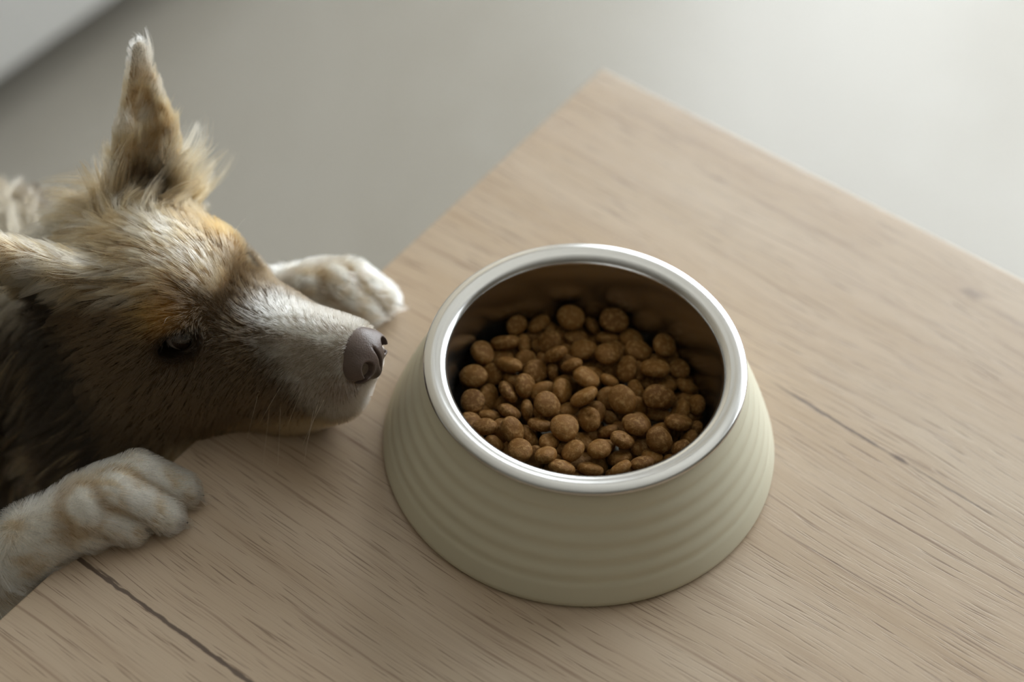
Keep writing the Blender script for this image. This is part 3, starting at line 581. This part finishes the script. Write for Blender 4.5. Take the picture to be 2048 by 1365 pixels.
def np_mesh(name, V, Q, smooth=True):
    me = bpy.data.meshes.new(name)
    me.vertices.add(len(V)); me.vertices.foreach_set('co', np.ascontiguousarray(V, np.float32).ravel())
    me.loops.add(Q.size); me.loops.foreach_set('vertex_index', np.ascontiguousarray(Q, np.int32).ravel())
    me.polygons.add(len(Q)); me.polygons.foreach_set('loop_start', np.arange(len(Q), dtype=np.int32) * Q.shape[1])
    me.update(calc_edges=True); me.validate()
    if smooth: me.polygons.foreach_set('use_smooth', np.ones(len(me.polygons), bool))
    return me
AX = [axis(-.80, -.06, -.275, -.07, .0017, .009), axis(-.33, .16, -.255, .035, .0017, .008), axis(-.47, .21, -.02, .19, .0017, .009)]
FLD = field(AX, PR, CARVE)
DV, DQ = surface_nets(FLD, AX)
DV[:, 2] = np.where((DV[:, 0] > TX0 - .0015) & (DV[:, 2] > -.03), np.maximum(DV[:, 2], .0012), DV[:, 2])     # flesh rests on the table
def sample_field(P):
    g = []
    for k in range(3):
        i = np.clip(np.searchsorted(AX[k], P[:, k]) - 1, 0, len(AX[k]) - 2); g.append((i, np.clip((P[:, k] - AX[k][i]) / (AX[k][i + 1] - AX[k][i]), 0, 1)))
    r = 0
    for a in (0, 1):
        for b in (0, 1):
            for c in (0, 1):
                w = (g[0][1] if a else 1 - g[0][1]) * (g[1][1] if b else 1 - g[1][1]) * (g[2][1] if c else 1 - g[2][1])
                r = r + w * FLD[g[0][0] + a, g[1][0] + b, g[2][0] + c]
    return r

# ------------------------------------------------------------------ dog: coat colours
WHT, CRM, TAN, BRN, DRK = [np.array(c) for c in ((.78, .74, .65), (.62, .50, .345), (.40, .255, .12), (.070, .043, .020), (.028, .017, .008))]
def ss(x, a, b):
    t = np.clip((x - a) / (b - a), 0, 1); return t * t * (3 - 2 * t)
def lerp(a, b, w): return a + (b - a) * w[:, None]
def wob(P, f, s=0.0):
    return (np.sin(P[:, 0] * f + 1.3 + s) * np.sin(P[:, 1] * f * 1.13 + .7 + s * 2) + np.sin(P[:, 2] * f * .91 + 2.1 + s) * np.sin((P[:, 0] + P[:, 1]) * f * .77 + s)) * .5
_H = np.random.default_rng(4).random(4096)
def vn(x, y, z):
    xi, yi, zi = [np.floor(t).astype(np.int64) for t in (x, y, z)]; r = 0
    fx, fy, fz = [(t - i) ** 2 * (3 - 2 * (t - i)) for t, i in ((x, xi), (y, yi), (z, zi))]
    for a in (0, 1):
        for b in (0, 1):
            for c in (0, 1):
                k = ((xi + a) * 1619 + (yi + b) * 31337 + (zi + c) * 6971) % 4096
                r = r + (fx if a else 1 - fx) * (fy if b else 1 - fy) * (fz if c else 1 - fz) * _H[k]
    return r
EB, ET = np.array(EFB), np.array(EFT)
def ear_far(h):
    d = ET - EB; t = ((h - EB) @ d) / (d @ d); q = np.linalg.norm(h - EB - t[:, None] * d, axis=1)
    return t, ss(t, .02, .16) * ss(q, 4.2, 3.2)
def ear_near(h):
    a, m_, b = np.array(ENB), np.array(ENM), np.array(ENT)
    def seg(p, q):
        d = q - p; t = np.clip(((h - p) @ d) / (d @ d), 0, 1); return t, np.linalg.norm(h - p - t[:, None] * d, axis=1)
    t1, d1 = seg(a, m_); t2, d2 = seg(m_, b)
    dd = np.minimum(d1, d2); t = np.where(d1 < d2, t1 * .5, .5 + t2 * .5)
    return t, ss(dd, 2.9, 2.1) * ss(t, .06, .2)
def coat(P, rnd):
    """albedo of the coat at points P (metres, relative to the table top); rnd is a value per tuft"""
    h = to_head(P); f, l, u = h.T
    c = np.tile(BRN, (len(P), 1))
    n1 = wob(h, 1.1); n2 = wob(h, 2.6, 1.0)
    streak = rnd
    hm = np.maximum(ss(f, -11, -8), 0)
    lk = l - .12 * np.sign(l) * np.maximum(-f, 0)
    st2 = np.clip(.5 + 2.3 * (.55 * vn(f * .22, lk * 1.6, u * 1.2) + .45 * vn(f * .45 + 9, lk * 4.2, u * 3.5) - .5) + .35 * (rnd - .5), 0, 1)
    streak = streak * (1 - hm) + st2 * hm
    # crown and forehead: cream streaks over tan
    crown = ss(u - .55 * np.maximum(-l, 0) + .5 * (rnd - .5), .6, 2.2) * ss(f, 3.5, 0.0)
    c = lerp(c, lerp(lerp(np.tile(BRN, (len(P), 1)), TAN, ss(streak, .0, .3)), CRM, ss(streak, .35, .85)), crown * .92)
    fars = ss(l, .6, 2.6) * ss(f, 2.5, .5) * ss(u, -.5, 1.0)
    c = lerp(c, lerp(np.tile(BRN * 1.6, (len(P), 1)), TAN, streak), fars * .8)
    mid = ss(np.abs(l - .1), 1.5, .4) * ss(u, .6, 1.6) * ss(f, -9, -2) 
    c = lerp(c, lerp(TAN, CRM * 1.08, ss(streak, .2, .8)), mid * .75)
    # blaze along the bridge and white tip of the muzzle
    top = u - (-.22 * f + .3)
    blaze = ss(np.abs(l - .7), 1.9, 1.0) * ss(f + .5 * (rnd - .5), 2.4, 6.0) * ss(top, -1.3, -.3)
    c = lerp(c, WHT, blaze * .95)
    tip = ss(f + .25 * n1 + .40 * (u + 4), 4.8, 6.9)
    c = lerp(c, lerp(np.array((.36, .30, .235)), WHT * .92, ss(streak + .25 * top, .1, .9)), tip * .85)
    lip = ss(u, -5.6, -6.8) * ss(f, 7.0, 5.0) * ss(f, -5, -1)
    c = lerp(c, lerp(TAN * .7, TAN, ss(streak, .4, 1)), lip * .8)
    mz = ss(f, 7.0, 8.2) * ss(u, -3.2, -4.2)
    c = lerp(c, np.array((.30, .225, .175)), mz * .75)
    # golden brow spots, dark rims around the eyes
    for s in (1, -1):
        br = np.exp(-(((f + .1) / 1.0) ** 2 + ((l - s * 2.8) / 1.1) ** 2 + ((u - 1.6) / .95) ** 2))
        c = lerp(c, np.array((.40, .185, .035)), np.clip(br * 1.3, 0, .62))
        ey = np.linalg.norm((h - np.array((.15, s * 3.3, -.05))) / np.array((1.5, 1.3, 1.05)), axis=1)
        c = lerp(c, DRK, ss(ey, 1.25, .95))
    cheek = ss(f, -3.5, -6.5) * ss(u, 1.5, -1)
    c = lerp(c, lerp(DRK * .8, TAN * .5, ss(streak, .5, 1.0)), cheek * .85)
    ear_shade = ss(f + .8 * (rnd - .5) + .5 * n1, -4.0, -5.6) * ss(u + .8 * (rnd - .5), 5.2, 3.6) * ss(l, -2.0, -3.4)  # shade in the hollow under the near ear, painted into the coat colour
    c = lerp(c, lerp(np.tile(DRK * .6, (len(P), 1)), TAN * .75, ss(rnd, .80, 1) * ss(u, -1, -4)), ear_shade)
    # ears
    t, w = ear_far(h)
    ec = lerp(np.tile(BRN, (len(P), 1)), lerp(TAN * 1.05, CRM, ss(streak, .35, .9)), ss(t, .0, .22))
    ec = lerp(ec, WHT, ss(t, .75, 1.0) * .5)
    c = lerp(c, ec, w)
    dk = np.exp(-((h - EB - np.array((1.3, -.2, .9))) ** 2).sum(1) / 1.25 ** 2); c = lerp(c, DRK * 1.3, np.clip(dk * 1.4, 0, .95))
    t, w = ear_near(h)
    c = lerp(c, lerp(np.tile(TAN, (len(P), 1)), CRM, ss(streak, .5, 1) * ss(u, 5.5, 7.5) * .8), w * .9)
    # neck and trunk
    bx = P[:, 0]
    nk = ss(f, -7.5, -10) * (1 - w)
    ncol = lerp(lerp(np.tile(DRK * .8, (len(P), 1)), TAN * .8, ss(streak, .72, 1)), CRM, ss(u, 1.0, 3.5) * .8)
    c = lerp(c, ncol, nk)
    trunk = ss(bx, -.33, -.38); c = lerp(c, lerp(BRN, TAN, ss(streak, .4, 1) * .6), trunk)
    chest = ss(bx, -.37, -.33) * ss(P[:, 2], -.16, -.2); c = lerp(c, lerp(CRM, WHT, streak), chest * .8)
    # forelegs and paws: white, tan between the toes
    dl = np.full(len(P), 9.0)
    for p0, p1, ra, rb in LIMB:
        p0, p1 = np.array(p0, float), np.array(p1, float); ba = p1 - p0
        t = np.clip(((P - p0) @ ba) / (ba @ ba), 0, 1); dl = np.minimum(dl, np.linalg.norm(P - p0 - t[:, None] * ba, axis=1) - (ra + (rb - ra) * t))
    leg = ss(dl, .008, .003)
    spk = ss(wob(P * 100, 2.3, 5.0), .35, .55) * ss(bx, -.165, -.185)
    lc = lerp(lerp(CRM * 1.05, WHT, ss(streak, .1, .7)), TAN, ss(wob(P * 100, 1.6, 2.0), .45, .8) * .5)
    dts = np.stack([np.linalg.norm(P - p0 - np.clip(((P - p0) @ (p1 - p0)) / ((p1 - p0) @ (p1 - p0)), 0, 1)[:, None] * (p1 - p0), axis=1) for p0, p1 in TSEG], 1)
    dts = np.sort(np.minimum(dts[:, 0::2], dts[:, 1::2]), 1); gap = ss(dts[:, 1] - dts[:, 0], .0035, .0008) * ss(dts[:, 0], .016, .010)
    lc = lerp(lerp(lc, TAN * .8, spk * .6), TAN * .75, gap * .8)
    c = lerp(c, lc, leg)
    hind = ss(P[:, 2], -.36, -.40); c = lerp(c, WHT, hind * ss(bx, -.5, -.46))
    return np.clip(c, 0, 1), leg, h
def principled_skin():
    g = NT('dog_skin')
    at = g.n.new('ShaderNodeAttribute'); at.attribute_name = 'coat'
    c = g.mix(g.noise(g.coord(), 900, 2), at.outputs['Color'], (.5, .5, .5), 'MULTIPLY')
    g.set(Base_Color=c, Roughness=.8); g.b.inputs['Specular IOR Level'].default_value = .12
    return g.m
def mat_hair(name, attr=True, col=(.5, .4, .3)):
    g = NT(name)
    hb = g.n.new('ShaderNodeBsdfHairPrincipled'); hb.model = 'CHIANG'; hb.parametrization = 'COLOR'
    if attr:
        at = g.n.new('ShaderNodeAttribute'); at.attribute_name = 'coat'
        g.l.new(at.outputs['Color'], hb.inputs['Color'])
    else: hb.inputs['Color'].default_value = (*col, 1)
    hb.inputs['Roughness'].default_value = .34
    hb.inputs['Radial Roughness'].default_value = .45
    hb.inputs['Coat'].default_value = 0.0
    hb.inputs['Random Roughness'].default_value = .2
    out = g.n['Material Output']; g.l.new(hb.outputs[0], out.inputs['Surface'])
    return g.m

DOGB = np.array((-.50, -.095, 0.0))
dog = empty('dog', DOGB); tag(dog, 'brown and white long-haired dog resting its paws on the table, watching the bowl', 'dog')
UP = np.array((0, 0, TZ))
rng = np.random.default_rng(11)
body_me = np_mesh('body', DV + UP - DOGB, DQ)
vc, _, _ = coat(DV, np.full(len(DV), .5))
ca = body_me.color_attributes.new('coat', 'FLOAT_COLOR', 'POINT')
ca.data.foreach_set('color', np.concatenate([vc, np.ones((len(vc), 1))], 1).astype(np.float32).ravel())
body = link('body', body_me, principled_skin(), dog)

# ------------------------------------------------------------------ dog: fur
A_, B_, C_, D_ = DV[DQ[:, 0]], DV[DQ[:, 1]], DV[DQ[:, 2]], DV[DQ[:, 3]]
NQ = np.cross(C_ - A_, D_ - B_); AR = np.linalg.norm(NQ, axis=1) * .5; NQ /= np.linalg.norm(NQ, axis=1)[:, None] + 1e-12
VN = np.zeros_like(DV)
for k in range(4): np.add.at(VN, DQ[:, k], NQ * AR[:, None])
VN /= np.linalg.norm(VN, axis=1)[:, None] + 1e-12
QC = (A_ + B_ + C_ + D_) / 4
qh = to_head(QC)
front = ss(QC[:, 0], -.42, -.34) * ss(QC[:, 2], -.16, -.10)
dens = 9e4 + front * (FUR_DENS - 9e4)
muz = ss(qh[:, 0], 2, 5) * ss(np.abs(qh[:, 1]), 5, 4) * ss(qh[:, 2], -8, -7)
dens *= 1 + muz * .9
pick = AR * dens; NS = int(pick.sum())
qi = rng.choice(len(DQ), NS, p=pick / pick.sum())
a, b = rng.random(NS), rng.random(NS)
def bil(W): return ((1 - a) * (1 - b))[:, None] * W[DQ[qi, 0]] + (a * (1 - b))[:, None] * W[DQ[qi, 1]] + (a * b)[:, None] * W[DQ[qi, 2]] + ((1 - a) * b)[:, None] * W[DQ[qi, 3]]
R0 = bil(DV); N0 = bil(VN); N0 /= np.linalg.norm(N0, axis=1)[:, None]
h0 = to_head(R0); f, l, u = h0.T
# bare skin: eyes and nose leather
keep = np.ones(NS, bool)
for s in (1, -1):
    keep &= np.linalg.norm((h0 - np.array((.10, s * 3.3, -.05))) / np.array((1.22, 1.3, .76)), axis=1) > 1
keep &= np.linalg.norm((h0 - np.array((9.3, 0, -3.45))) / np.array((1.35, 1.65, 1.35)), axis=1) > 1
R0, N0, h0 = R0[keep], N0[keep], h0[keep]; f, l, u = h0.T; NS = len(R0)
# tufts
NG = NS // 22
gi = rng.choice(NS, NG, replace=False)
from mathutils import kdtree
kd = kdtree.KDTree(NG)
for k, j in enumerate(gi): kd.insert(R0[j], k)
kd.balance()
own = np.fromiter((kd.find(p)[1] for p in R0), np.int64, NS)
grnd = rng.random(NG)
tuft = grnd[own]
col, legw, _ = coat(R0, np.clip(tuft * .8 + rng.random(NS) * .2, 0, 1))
# comb direction, in head space first
sl_ = np.sign(l) * ss(np.abs(l), .2, 2.0)
side = ss(u, 2.2, -1.0)
dh = np.stack([-np.ones(NS), .30 * sl_ * (1 - side), -.12 - .40 * side], 1)
fm = ss(f, 3, 6); dh[:, 2] -= .45 * fm * side; dh[:, 1] += .25 * sl_ * fm
dh[:, 2] += .9 * ss(np.abs(l), 2.6, 1.2) * ss(f, -1.2, .4) * ss(f, 3.6, 2.2)
jaw = ss(u, -4.5, -6.5) * ss(f, -8, -5); dh[:, 2] -= .35 * jaw
# sweep around the eyes
for s in (1, -1):
    dv_ = h0 - np.array((.4, s * 3.0, .3)); dd = np.linalg.norm(dv_, axis=1)
    dh += (dv_ / dd[:, None]) * (ss(dd, 2.1, .9) * .5)[:, None]
ln = 1.1 + 0 * f
ln = ln + ss(u, 1, 4) * .6 * ss(f, 2, -3)
ln = ln * (1 - fm) + .38 * fm
ln = ln * (1 - .5 * ss(f, .5, 3.0))
for s in (1, -1):
    dd = np.linalg.norm(h0 - np.array((.4, s * 3.2, 0)), axis=1); ln *= .30 + .70 * ss(dd, 1.0, 2.6)
ln += .55 * jaw * ss(f, 6, 2)
back = ss(f, -3.0, -8.0); ln = ln * (1 - back) + back * (2.2 + 1.2 * side)
lift = .17 + .14 * back + .12 * fm + .03 * ss(u, 1, 4) + .30 * ss(l, 1.8, 3.6) * ss(u, -.5, 1.0) * ss(f, 2.0, 0)
# far ear: hair follows the ear to the tip and fringes the edges
te, we = ear_far(h0)
ed = (ET - EB) / np.linalg.norm(ET - EB)
axis_pt = EB + te[:, None] * (ET - EB); rad = h0 - axis_pt; rl = np.linalg.norm(rad, axis=1) + 1e-6
de = ed + rad / rl[:, None] * (.10 + .30 * ss(te, .5, .0))[:, None]
dh = lerp(dh, de, we); ln = ln * (1 - we) + we * (1.4 - 1.05 * te + .9 * rng.random(NS) ** 4 * ss(te, 1.0, .7)); lift = lift * (1 - we) + we * .16
baser = ss(np.linalg.norm(h0 - EB, axis=1), 4.6, 2.6) * (1 - we)
outw = np.where((h0[:, 0] < EB[0] - .3)[:, None], np.array((-1.0, -.05, .45)), np.array((.25, .95, .45)))
dh = lerp(dh, outw + (h0 - EB) * .10, baser * .85); ln = ln * (1 - baser) + baser * (1.5 + 2.2 * tuft ** 2); lift += (.25 + .35 * tuft) * baser
for cc, dd_, l0, l1 in (((-7.6, 3.0, 4.0), (-1.0, .15, .55), 2.4, 2.4), ((-4.4, 5.4, 3.4), (.35, .95, .6), 1.3, 2.2)):
    fl = ss(np.linalg.norm(h0 - np.array(cc), axis=1), 2.7, 1.3) * (1 - we * ss(te, .25, .4))
    dh = lerp(dh, np.array(dd_) + 0 * dh, fl * .9); ln = ln * (1 - fl) + fl * (l0 + l1 * tuft * tuft); lift = lift * (1 - fl) + fl * (.75 + .6 * tuft)
fl = ss(np.linalg.norm(h0 - ET - np.array((-.2, -.4, -.9)), axis=1), 1.6, .8) * (tuft > .82)
dh = lerp(dh, ed + np.array((-.30, -.45, .1)) + 0 * dh, fl * .8); ln = ln * (1 - fl) + fl * (1.0 + 1.5 * tuft * rng.random(NS)); lift = lift * (1 - fl) + fl * .35
tn, wn = ear_near(h0)
dh = lerp(dh, np.array((-.65, -.35, -.25)) + np.array((0, -.3, -.9)) * ss(tn, .4, .9)[:, None], wn); ln = ln * (1 - wn) + wn * (1.5 + 2.0 * ss(tn, .4, 1)); lift = lift * (1 - wn) + wn * .2
Dw = dh @ HM
# trunk and legs, in world space
LM = ln * SC
nk = ss(f, -7.0, -10.5) * (1 - wn) * (1 - we)
Dw = lerp(Dw, np.array((-.55, 0, -.95)) + 0 * Dw, nk); LM = LM * (1 - nk) + nk * (.024 + .016 * tuft); lift = lift * (1 - nk) + nk * .35
far_ = ss(R0[:, 0], -.34, -.40); Dw = lerp(Dw, np.array((-.8, 0, -.6)) + 0 * Dw, far_); LM = LM * (1 - far_) + far_ * .035
lg = legw
toe = ss(R0[:, 0], -.19, -.16)
Dl = np.array((.35, .25, -.9)) * (1 - toe)[:, None] * np.array((-.4, 0, 1)) + np.array((.80, .48, -.30)) * toe[:, None]
Dw = lerp(Dw, Dl, lg); LM = LM * (1 - lg) + lg * (.0125 - .0075 * toe + .005 * (tuft > .95)); lift = lift * (1 - lg) + lg * .26
# tuft and strand jitter
gj = rng.normal(size=(NG, 3)) * .20 * (1 - .6 * (ss(f, -8, -6) * (1 - np.maximum(we, baser))))[gi][:, None]
Dw = Dw / (np.linalg.norm(Dw, axis=1)[:, None] + 1e-9) + gj[own] * (.35 + .65 * ss(LM, .004, .012))[:, None] + rng.normal(size=(NS, 3)) * .07
Dt = Dw - (Dw * N0).sum(1)[:, None] * N0; Dt /= np.linalg.norm(Dt, axis=1)[:, None] + 1e-9
LM = LM * rng.uniform(.65, 1.15, NS) * (.85 + .3 * tuft)
lift = lift * rng.uniform(.5, 1.5, NS)
NP = 6
PT = np.zeros((NS, NP, 3)); PT[:, 0] = R0 - N0 * .0004
cur = PT[:, 0].copy()
for k in range(1, NP):
    t = k / (NP - 1)
    d = Dt + N0 * (lift * (1.25 - .9 * t))[:, None] + np.array((0, 0, -1)) * (.10 * t + 4.0 * np.minimum(LM, .04) * t)[:, None]
    d /= np.linalg.norm(d, axis=1)[:, None]
    cur = cur + d * (LM / (NP - 1))[:, None]
    if k in (2, 3, 4, 5):                                   # stay outside the skin, above the table
        v = sample_field(cur); push = np.clip(.0006 * k - v, 0, .004)
        cur = cur + N0 * push[:, None]
    ont = (cur[:, 0] > TX0 - .002) & (R0[:, 2] > .0); cur[:, 2] = np.where(ont, np.maximum(cur[:, 2], .0006), cur[:, 2])
    PT[:, k] = cur
cl = (.25 + .45 * ss(LM, .005, .02))
for k in range(1, NP):
    t = (k / (NP - 1)) ** 1.4
    PT[:, k] += ((PT[gi[own], k] - PT[:, k]) * (cl * t)[:, None]) * (np.linalg.norm(PT[gi[own], 0] - PT[:, 0], axis=1) < .012)[:, None]
col = np.clip(col * rng.uniform(.82, 1.15, NS)[:, None], 0, .92)
RR = (.00007 + .00006 * ss(LM, .004, .02)) * FUR_THICK * (1 + 1.2 * (1 - ss(R0[:, 0], -.46, -.40)))
def hair_object(name, pts, rad, colr, mat, parent):
    n, m_ = pts.shape[:2]
    hc = bpy.data.hair_curves.new(name); hc.add_curves([m_] * n)
    hc.attributes['position'].data.foreach_set('vector', (pts + UP - DOGB).astype(np.float32).ravel())
    ra = hc.attributes.get('radius') or hc.attributes.new('radius', 'FLOAT', 'POINT'); ra.data.foreach_set('value', rad.astype(np.float32).ravel())
    if colr is not None:
        at = hc.attributes.new('coat', 'FLOAT_COLOR', 'CURVE'); at.data.foreach_set('color', np.concatenate([colr, np.ones((n, 1))], 1).astype(np.float32).ravel())
    hc.materials.append(mat)
    o = bpy.data.objects.new(name, hc); COL.objects.link(o); o.parent = parent
    return o
prof_r = np.array([1, 1, .95, .82, .6, .18])
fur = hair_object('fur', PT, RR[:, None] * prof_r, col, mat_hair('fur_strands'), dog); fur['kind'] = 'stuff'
print('FUR', NS)

# ------------------------------------------------------------------ dog: nose, eyes, claws, whiskers
NSH = np.array((-.62, 0, -.62))
NP_ = [('e', (np.array((9.75, 0, -2.8)) + NSH, np.array((1.15, 1.5, 1.15)), True), .004), ('e', (np.array((9.1, 0, -2.3)) + NSH, np.array((1.3, 1.15, .95)), True), .006), ('e', (np.array((9.8, 0, -3.7)) + NSH, np.array((.75, .55, .85)), True), .004)]
for s in (1, -1): NP_.append(('e', (np.array((9.85, s * .95, -3.05)) + NSH, np.array((.9, .68, .85)), True), .003))
NC_ = []
for s in (1, -1):
    NC_ += [('e', (np.array((10.55, s * .95, -3.05)) + NSH, np.array((.75, .36, .50)), True), .0012), ('e', (np.array((10.1, s * 1.5, -3.48)) + NSH, np.array((.85, .42, .17)), True), .0010)]
NC_.append(('e', (np.array((10.95, 0, -3.4)) + NSH, np.array((.42, .09, 1.3)), True), .001))
nc = hl((9.2, 0, -3.5)); NAX = [np.arange(c - .022, c + .022, .0006) for c in nc]
NV, NQd = surface_nets(field(NAX, NP_, NC_), NAX)
g = NT('liver_nose_leather')
n = g.noise(g.coord(), 1400, 2, .5); vo = g.n.new('ShaderNodeTexVoronoi'); g.l.new(g.coord(), vo.inputs['Vector']); vo.inputs['Scale'].default_value = 1100
g.set(Base_Color=g.mix(n, (.085, .056, .044), (.125, .088, .072)), Roughness=.40); g.bump(vo.outputs['Distance'], .22, .0003)
nose = link('nose', np_mesh('nose', NV + UP - DOGB, NQd), g.m, dog); nose['label'] = 'liver brown leathery nose with open nostrils'

g = NT('dog_eye')
sep = g.n.new('ShaderNodeSeparateXYZ'); g.l.new(g.coord(), sep.inputs[0])
rr = g.math('SQRT', g.math('ADD', g.math('MULTIPLY', sep.outputs[1], sep.outputs[1]), g.math('MULTIPLY', sep.outputs[2], sep.outputs[2])))
c = g.mix(g.smooth(rr, .0076, .0082), (.035, .02, .012), (.42, .35, .30))
c = g.mix(g.smooth(rr, .0040, .0034), c, (.004, .004, .004))
g.set(Base_Color=c, Roughness=.08); g.b.inputs['Coat Weight'].default_value = 1.0
M_eye = g.m
for s in (1, -1):
    bm = bmesh.new(); bmesh.ops.create_uvsphere(bm, u_segments=32, v_segments=20, radius=1.02 * SC)
    for v in bm.verts:                                      # corneal bulge toward +x
        q = v.co.x / (1.02 * SC)
        if q > .8: v.co.x += (q - .8) * .006
    o = link('eye', bm_mesh(bm, 'eye', True), M_eye, dog)
    o.location = hl((.10, s * 2.55, -.05)) + UP - DOGB
    gz = np.array((.86, s * .50, .10)) @ HM
    o.rotation_euler = Vector(gz).to_track_quat('X', 'Z').to_euler()
g = NT('dark_claw'); g.set(Base_Color=(.09, .07, .055), Roughness=.35); M_claw = g.m
for tp, d in TOES:
    bm = bmesh.new(); bmesh.ops.create_cone(bm, segments=10, radius1=.0022, radius2=.0004, depth=.010, cap_ends=True)
    for v in bm.verts: v.co.x += -.0012 * (v.co.z / .005) ** 2
    o = link('claw', bm_mesh(bm, 'claw', True), M_claw, dog)
    o.location = tp + UP - DOGB; o.rotation_euler = Vector((d[0], d[1], -.45)).to_track_quat('Z', 'X').to_euler()
wr = []
for k in range(16):
    s = -1 if k % 2 else 1
    r_ = np.array((rng.uniform(3.6, 7.6), s * 2.3, rng.uniform(-5.2, -3.4)))
    d = np.array((rng.uniform(-.55, .15), s * 1.0, rng.uniform(-1.1, -.35))); d /= np.linalg.norm(d); L_ = rng.uniform(2.0, 4.0)
    wr.append([hl(r_ + d * L_ * t + np.array((-.35, 0, -.55)) * t * t * 1.2) for t in np.linspace(0, 1, 7)])
for s in (1, -1):
    for k in range(1):
        r_ = np.array((.6 + .3 * k, s * 2.9, 1.35)); d = np.array((.35, s * .55, .75 - .2 * k))
        wr.append([hl(r_ + d * 2.2 * t + np.array((.1, s * .2, -.7)) * t * t) for t in np.linspace(0, 1, 7)])
wr = np.array(wr); wr[:, :, 2] = np.maximum(wr[:, :, 2], np.where(wr[:, :, 0] > TX0, .001, -1))
wk = hair_object('whiskers', wr, np.tile(np.linspace(.00013, .00004, 7), (len(wr), 1)), None, mat_hair('whisker_hair', False, (.72, .62, .46)), dog); wk['kind'] = 'stuff'
